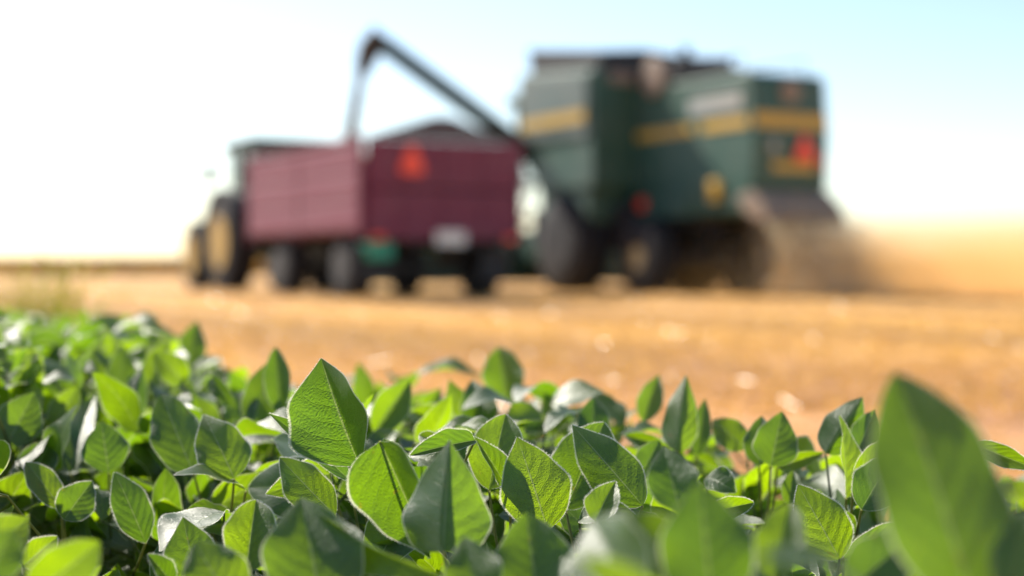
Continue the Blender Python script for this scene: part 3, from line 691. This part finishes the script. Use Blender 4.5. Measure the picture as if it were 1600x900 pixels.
plant('J', 'soybean plant with a lime leaf hanging between dark shadows and a grey streaked leaf behind')
lf('J', 179, 738, 228, 848, 58, 1.40, 1.38, 6, 18, .05, 0, .2)
lf('J', 158, 658, 170, 738, 72, 1.54, 1.52, 0, 14, .03)
lf('J', 150, 616, 110, 738, 42, 1.60, 1.56, -20, 28, .05, 0, 0, 's')
plant('K', 'soybean plant with two lime leaves forming a V above black shade, near the left edge')
lf('K', 40, 722, 96, 795, 44, 1.42, 1.40, 12, 22, .05)
lf('K', 144, 752, 100, 812, 60, 1.40, 1.38, -8, 16, .05)
plant('L', 'soybean plant with large blurred leaves in the bottom left corner')
lf('L', 46, 808, -40, 880, 84, 1.06, 1.02, 0, 14, .04)
lf('L', 90, 838, 36, 885, 46, 1.16, 1.16, 0, 22, .03, 0, 0, 'd')
lf('L', 156, 846, 50, 930, 92, .90, .88, 12, 16, .05, 0, 0, 'd')
lf('L', 20, 826, -20, 905, 80, .88, .86, 0, 14, .03)
plant('M', 'soybean plant with one upright blurred green leaf standing above the rows below the tractor')
lf('M', 308, 502, 290, 585, 50, 2.35, 2.3, -10, 16, .03)
lf('M', 350, 560, 300, 590, 24, 2.2, 2.2, 0, 40, .1)
lf('M', 250, 498, 205, 510, 22, 2.6, 2.6, 0, 40, .1)
plant('N', 'soybean plant with a dark oval leaf beside a narrow silver-edged leaf on the left')
lf('N', 193, 540, 186, 622, 46, 1.98, 1.95, 6, 10, .03, 0, 0, 'd')
lf('N', 222, 573, 198, 682, 40, 1.80, 1.76, 5, 34, .03, 0, 0, 'L')
lf('N', 240, 552, 290, 600, 30, 1.9, 1.9, 20, 40, .1)
plant('O', 'soybean plant with pale sunlit upper leaves and lime lower ones beside the left edge')
lf('O', 58, 604, 118, 594, 26, 1.78, 1.8, 0, 30, .12)
lf('O', 122, 604, 82, 668, 44, 1.74, 1.72, 0, 18, .04)
lf('O', 55, 612, 8, 700, 70, 1.62, 1.58, 0, 14, .04)
lf('O', 172, 598, 140, 562, 26, 1.82, 1.84, 10, 30, .08)
lf('O', 84, 505, 90, 575, 26, 2.3, 2.3, 8, 18, .03)
lf('O', 130, 480, 126, 530, 16, 2.7, 2.7, 20, 20, .03)
plant('P', 'soybean plant with a blurred pointed leaf standing highest in the middle before the stubble')
lf('P', 780, 542, 792, 628, 66, 2.12, 2.1, 8, 32, .03, 0, 0, 'R')
plant('Q', 'soybean plant with a blurred lime leaf tilted right behind the sharp tall leaf')
lf('Q', 641, 594, 584, 676, 56, 1.72, 1.7, -6, 16, .03, 0, 0, 'R')
lf('Q', 560, 566, 575, 640, 36, 2.2, 2.2, 0, 16, .03)
plant('R', 'soybean plant with white arched sunlit leaves in the middle row')
lf('R', 722, 640, 816, 648, 42, 1.76, 1.8, 0, 18, .22)
lf('R', 806, 630, 862, 630, 40, 1.84, 1.9, 0, 18, .28)
lf('R', 944, 612, 862, 632, 40, 1.8, 1.82, 0, 16, .08)
lf('R', 690, 606, 665, 640, 34, 2.0, 2.0, 0, 30, .15)
plant('S', 'soybean plant with a small white leaf and a dark upright leaf before the middle row')
lf('S', 850, 678, 902, 644, 28, 1.60, 1.64, 0, 30, .10)
lf('S', 928, 622, 924, 715, 54, 1.62, 1.6, 10, 12, .03, 0, 0, 'd')
plant('T', 'tall blurred soybean plant with a dark folded leaf and silver edge right of the centre')
lf('T', 1030, 585, 1004, 660, 40, 1.84, 1.8, 0, 24, .05)
lf('T', 1072, 586, 1058, 705, 56, 1.64, 1.6, 4, 36, .04, 0, 0, 'L')
lf('T', 1102, 622, 1090, 712, 34, 1.70, 1.68, -8, 14, .03)
lf('T', 1030, 688, 1000, 745, 44, 1.52, 1.5, 0, 14, .03)
lf('T', 975, 680, 1045, 700, 26, 1.6, 1.58, 0, 40, .06)
plant('U', 'soybean plant with a bright yellow-green double leaf against the bare soil on the right')
lf('U', 1113, 656, 1166, 702, 50, 1.70, 1.66, 10, 14, .06, 0, 0, 'd')
lf('U', 1222, 643, 1204, 728, 70, 1.52, 1.5, 6, 12, .03)
lf('U', 1190, 650, 1186, 728, 48, 1.55, 1.53, -14, 14, .03)
lf('U', 1290, 706, 1215, 730, 28, 1.5, 1.52, 0, 30, .05)
lf('U', 1240, 735, 1232, 790, 30, 1.5, 1.48, 0, 30, .05)
plant('V', 'soybean plant with a dark slate-blue blurred leaf below the tall folded one')
lf('V', 1036, 698, 1062, 800, 80, 1.06, 1.04, 6, 14, .05, 0, 0, 'd')
lf('V', 1150, 770, 1105, 745, 30, 1.4, 1.42, 0, 40, .08)
lf('V', 1178, 785, 1110, 800, 34, 1.3, 1.3, 0, 42, .04)
plant('W', 'soybean plant with a crisp mid-green leaf whose tip points up left on the right')
lf('W', 1247, 757, 1312, 874, 86, 1.24, 1.22, 6, 14, .03)
lf('W', 1236, 786, 1208, 905, 78, .88, .86, -10, 22, .04, 0, 0, 'h')
plant('X', 'soybean plant with a fan of upright leaves left of the huge blurred leaf')
lf('X', 1348, 620, 1290, 708, 62, 1.52, 1.48, -4, 22, .06, 0, 0, 'L')
lf('X', 1368, 640, 1336, 712, 46, 1.5, 1.46, 8, 18, .03)
lf('X', 1311, 648, 1322, 778, 36, 1.42, 1.38, 62, 22, .03)
lf('X', 1392, 690, 1334, 748, 42, 1.38, 1.36, 10, 26, .05, 0, 0, 'd')
lf('X', 1396, 712, 1346, 796, 74, 1.36, 1.33, 0, 12, .04)
plant('Y', 'soybean plant with a white sunlit lower leaf beside the stalk of the huge blurred leaf')
lf('Y', 1430, 815, 1318, 872, 40, 1.25, 1.22, 0, 22, .06)
lf('Y', 1442, 826, 1330, 918, 92, .92, .88, -6, 14, .04)
plant('Z', 'soybean plant nearest the camera with one huge blurred dark green leaf at the right')
lf('Z', 1398, 582, 1528, 968, 192, .73, .70, 12, 14, .05, 0, .1, 'h')
lf('Z', 1604, 790, 1580, 940, 80, .70, .68, 0, 14, .04)
plant('ZA', 'soybean plant with a thin leaf tip poking out right behind the huge blurred leaf')
lf('ZA', 1622, 734, 1520, 694, 34, 1.30, 1.32, 0, 34, .06)
lf('ZA', 1540, 742, 1500, 700, 40, 1.36, 1.36, 0, 20, .06)
plant('ZB', 'soybean plant with flat grey-white blurred leaves along the bottom edge right of the centre')
lf('ZB', 1180, 872, 1360, 925, 66, .63, .66, 0, 18, .08)
lf('ZB', 900, 868, 1010, 930, 60, .62, .62, 0, 14, .04)

HERO_PX = [(t[0], t[1], t[2], t[3], t[4], min(t[5], t[6])) for v in H.values() for t in v[1]]
_HA = np.array(HERO_PX)
CANOPY = np.array([(-200, 470), (0, 480), (100, 482), (230, 492), (330, 548), (400, 585), (480, 592), (560, 580), (640, 578), (740, 582), (860, 592), (940, 612), (1000, 614), (1110, 655), (1240, 700), (1300, 700), (1400, 735), (1600, 760), (1800, 780)])
def allowed(B, T):
    """may a filler leaf stand here: it neither hides a leaf of the hero plants nor breaks the outline of the rows"""
    for f in (0.0, 0.35, 0.7, 1.0):
        x, y, d = proj(B * (1 - f) + T * f)
        if d < 0.5: return False
        if y < np.interp(x, CANOPY[:, 0], CANOPY[:, 1]) + (6 if d > 1.6 else 30): return False
        if d < 1.05 and y < 850: return False
        ax, ay, bx, by = _HA[:, 0], _HA[:, 1], _HA[:, 2], _HA[:, 3]
        t = np.clip(((x - ax) * (bx - ax) + (y - ay) * (by - ay)) / ((bx - ax) ** 2 + (by - ay) ** 2), -0.05, 1.02)
        dist = np.hypot(x - ax - t * (bx - ax), y - ay - t * (by - ay))
        if np.any((dist < np.where(_HA[:, 5] < 1.5, 0.5 * _HA[:, 4] + 20 * (1.3 / d), 0.3 * _HA[:, 4])) & (d < _HA[:, 5] + 0.03)): return False
    return True

def trifoliate(acc, stem, node, tip_dir, plen, size, fine=False, check=True):
    """one petiole with its three leaflets"""
    j = node + tip_dir * plen + np.array([0, 0, 0.25 * plen])
    az0 = math.atan2(tip_dir[1], tip_dir[0]); ok = 0; todo = []
    for k, da in enumerate((0.0, 1.25, -1.25)):
        az = az0 + da + rng.normal(0, .25); el = rng.uniform(-.35, 1.25)
        ax = np.array([math.cos(az) * math.cos(el), math.sin(az) * math.cos(el), math.sin(el)])
        L = size * rng.uniform(.8, 1.15); b = j + ax * 0.012 + (np.array([math.cos(az0), math.sin(az0), .2]) * .02 if k == 0 else 0); t = b + ax * L
        if check and not allowed(b, t): continue
        nr = np.array([0, 0, 1.0]) + rng.normal(0, .45, 3)
        V, F, U, P, s_ = leaf_arrays(b, t, L * rng.uniform(.52, .68), nr, rng.uniform(.05, .6), rng.uniform(-.04, .16), rng.normal(0, .22), rng.normal(0, .3), .13, 6 if not fine else 8, 9 if not fine else 12, rng.random() * 6)
        todo.append((V, F, U, b)); ok += 1
    if check and ok < 2: return 0
    for V, F, U, b in todo:
        acc.add(V, F, U, rng.random())
        if stem is not None: stem.add(*tube_arrays(np.stack([j, b]), .0009, .0008, 5))
    if ok and stem is not None:
        stem.add(*tube_arrays(bez(node, node + tip_dir * plen * .5 + np.array([0, 0, .05 * plen]), j, 6), .0016, .0011, 5))
    return ok

GROUP = 'soybean plants along the edge of the stubble field'
def hero_plant(key):
    label, leaves = H[key]
    pts = [(at(t[2], t[3], t[6]), at(t[0], t[1], t[5])) for t in leaves]
    base = np.mean([p[0] for p in pts], 0); base[1] += 0.02
    root = empty('soybean_plant', (base[0], base[1], 0)); off = np.array([base[0], base[1], 0.0])
    tag(root, label, 'plant', GROUP)
    top = max(.08, min(p[0][2] for p in pts) * .8 - .02)
    stemline = np.array([[0, 0, -.01], [.006, .004, top * .4], [-.004, .002, top * .75], [0, 0, top]]) + off
    st = Acc(); st.add(*tube_arrays(bez(stemline[0], stemline[1], stemline[3], 8), .0035, .002, 7))
    for (B, T), t in zip(pts, leaves):
        w, roll, fold, bend, curl, tw = t[4], R(t[7]), R(t[8]), t[9], t[10], t[11]
        a = (T - B) / np.linalg.norm(T - B); toc = CAMP - (B + T) / 2; toc -= a * (toc @ a); toc /= np.linalg.norm(toc); sd = np.cross(a, toc)
        nrm = toc * math.cos(roll) + sd * math.sin(roll)
        d = (t[5] + t[6]) / 2
        flat = t[12] if t[12] is not None else bend >= .08 and abs(t[0] - t[2]) > abs(t[1] - t[3])    # leaves that lie flat, seen along the blade
        if flat:
            nrm = GLINT; fold *= .5; W = w * 1.7 * d / FPX
        else: W = w * d / FPX / max(.45, math.cos(fold)) / max(.6, math.cos(roll))
        fine = d < 1.7
        V, F, U, P, s_ = leaf_arrays(B, T, W, nrm, fold, bend, curl, tw, .09, 14 if fine else 8, 22 if fine else 12, rng.random() * 6)
        V = V - off; mats = [M['leaf'], M['hair']]; n0 = len(V); fm = np.zeros(len(F), np.int32); Fs = [F]
        if 1.1 < d < 1.48:
            hv = hairs(P - off, s_); k = len(hv) // 3
            V = np.concatenate([V, hv]); U = np.concatenate([U, np.full((len(hv), 2), .5)]); Fs.append(np.arange(n0, n0 + len(hv)).reshape(-1, 3)); fm = np.concatenate([fm, np.ones(k, np.int32)])
        np_mesh('leaf', V, Fs, None, root, U, np.full(len(V), rng.random()), True, mats, fm)
        node = np.array([off[0], off[1], max(.05, min(top, B[2] - .02) * rng.uniform(.75, 1.0))])
        mid = node * .45 + B * .55 + np.array([0, 0, -.015]); st.add(*tube_arrays(bez(node, mid, B, 8), .0019, .0012, 6))
    ac = Acc()
    for q in range(9):                                               # the lower leaves of the same plant
        az = q * 2.4 + rng.random(); z = top * rng.uniform(.35, .95); dv = np.array([math.cos(az), math.sin(az), .35])
        trifoliate(ac, st, np.array([off[0], off[1], z]), dv / np.linalg.norm(dv), rng.uniform(.05, .12), rng.uniform(.06, .085))
    for acc in (st, ac): acc.V = [v - off for v in acc.V]
    st.build('stem', M['stem'], root); ac.build('foliage', M['leaf'], root)
    return off[:2]
taken = [hero_plant(k) for k in H]

def filler_plants():
    pts = list(taken); made = 0
    cand = []
    for _ in range(9000):
        d = rng.uniform(.62, 7.5); x = rng.uniform(-.42, .42) * d
        if d > edge_y(x) - .05 + rng.normal(0, .04): continue
        sp = .090 if d < 2.4 else .145 if d < 3.6 else .24
        if any((x - p[0]) ** 2 + (d - p[1]) ** 2 < sp * sp for p in pts): continue
        pts.append((x, d)); cand.append((x, d))
    cand.sort(key=lambda c: c[1])
    for x, d in cand:
        if made >= 290: break
        off = np.array([x, d, 0.0]); ac, st = Acc(), Acc()
        h = rng.uniform(.25, .345); lean = rng.normal(0, .02, 2)
        topp = off + np.array([lean[0], lean[1], h])
        cnt = 0; ftop = .3; k_ = int(rng.integers(13, 19))
        for q in range(k_):
            f = (q + .5) / k_; az = q * 2.4 + rng.random() * .8; dv = np.array([math.cos(az), math.sin(az), .3 + .7 * f])
            got = trifoliate(ac, st, off * (1 - f) + topp * f, dv / np.linalg.norm(dv), rng.uniform(.05, .13), rng.uniform(.052, .10), d < 1.6)
            cnt += got
            if got: ftop = max(ftop, f)
        if cnt < (9 if d < 1.3 else 5): continue
        st.add(*tube_arrays(np.linspace(off - np.array([0, 0, .01]), off * (1 - ftop) + topp * ftop, 5), .0032, .0016, 6))
        px, py, _d = proj(off + np.array([0, 0, .25]))
        root = empty('soybean_plant', (x, d, 0))
        if d > 3.4: lab = 'small far blurred soybean plant where the green rows thin out at the left'
        elif d > 2.2: lab = 'blurred soybean plant in the dense middle of the left rows, leaves overlapping its neighbours'
        elif d > 1.55 and px < 800: lab = 'soybean plant with soft leaves in the crowded rows left of the centre'
        elif d > 1.55: lab = 'soybean plant low in the row end, before the bare orange soil'
        elif px < 480: lab = 'shaded low soybean plant under the sharper leaves on the left'
        elif px < 1000: lab = 'shaded low soybean plant under the sharp leaves in the middle'
        else: lab = 'shaded low soybean plant under the leaves on the right'
        tag(root, lab, 'plant', GROUP)
        for acc in (st, ac): acc.V = [v - off for v in acc.V]
        st.build('stem', M['stem'], root); ac.build('foliage', M['leaf'], root); made += 1
    print('filler plants', made)
filler_plants()

def tall_grass():
    for i, (px, d, top, lab) in enumerate(((48, 5.2, 402, 'tall yellow-green grass weed standing above the soybeans at the left edge'), (104, 5.6, 412, 'shorter yellow-green grass weed right of the taller one'))):
        p = at(px, 470, d); off = np.array([p[0], p[1], 0.0]); root = empty('grass_weed', tuple(off)); tag(root, lab, 'grass', 'grass weeds at the left edge')
        ac, hd = Acc(), Acc()
        for k in range(46):
            hgt = (at(px, top, d)[2]) * rng.uniform(.6, 1.0); dx = rng.normal(0, .13, 2); b0 = rng.normal(0, .05, 2)
            pts_ = bez(np.array([b0[0], b0[1], 0]), np.array([b0[0] + dx[0] * .2, b0[1] + dx[1] * .2, hgt * .7]), np.array([b0[0] + dx[0], b0[1] + dx[1], hgt]), 8)
            ac.add(*tube_arrays(pts_, .006, .0015, 4))
            if k < 6: hd = Acc(); hd.add(*tube_arrays(np.stack([pts_[-1] - [0, 0, .01], pts_[-1] + np.array([dx[0] * .3, dx[1] * .3, .05])]), .008, .003, 6)); hd.build('seed_head', M['weed'], root)
        ac.build('blades', M['weed'], root)
tall_grass()

def bird():
    root = empty('bird', tuple(at(303, 240, 42))); root.rotation_euler = (R(10), R(15), R(60))
    tag(root, 'tiny blurred bird flying in the pale sky left of the tractor', 'bird')
    b = MB(); b.lathe([(.002, -.11), (.02, -.09), (.035, -.04), (.034, .02), (.022, .07), (.012, .12)], (0, 0, 0), 14)
    b.prism([(-.01, .11), (.01, .11), (.035, .2), (-.035, .2)], 'z', -.003, .003, 0)
    for q in (1, -1): b.prism([(q * .02, -.05), (q * .12, -.06), (q * .24, .03), (q * .12, .02), (q * .02, .04)], 'z', .004, .012, 0)
    b.build('body', M['black'], root, True)
bird()
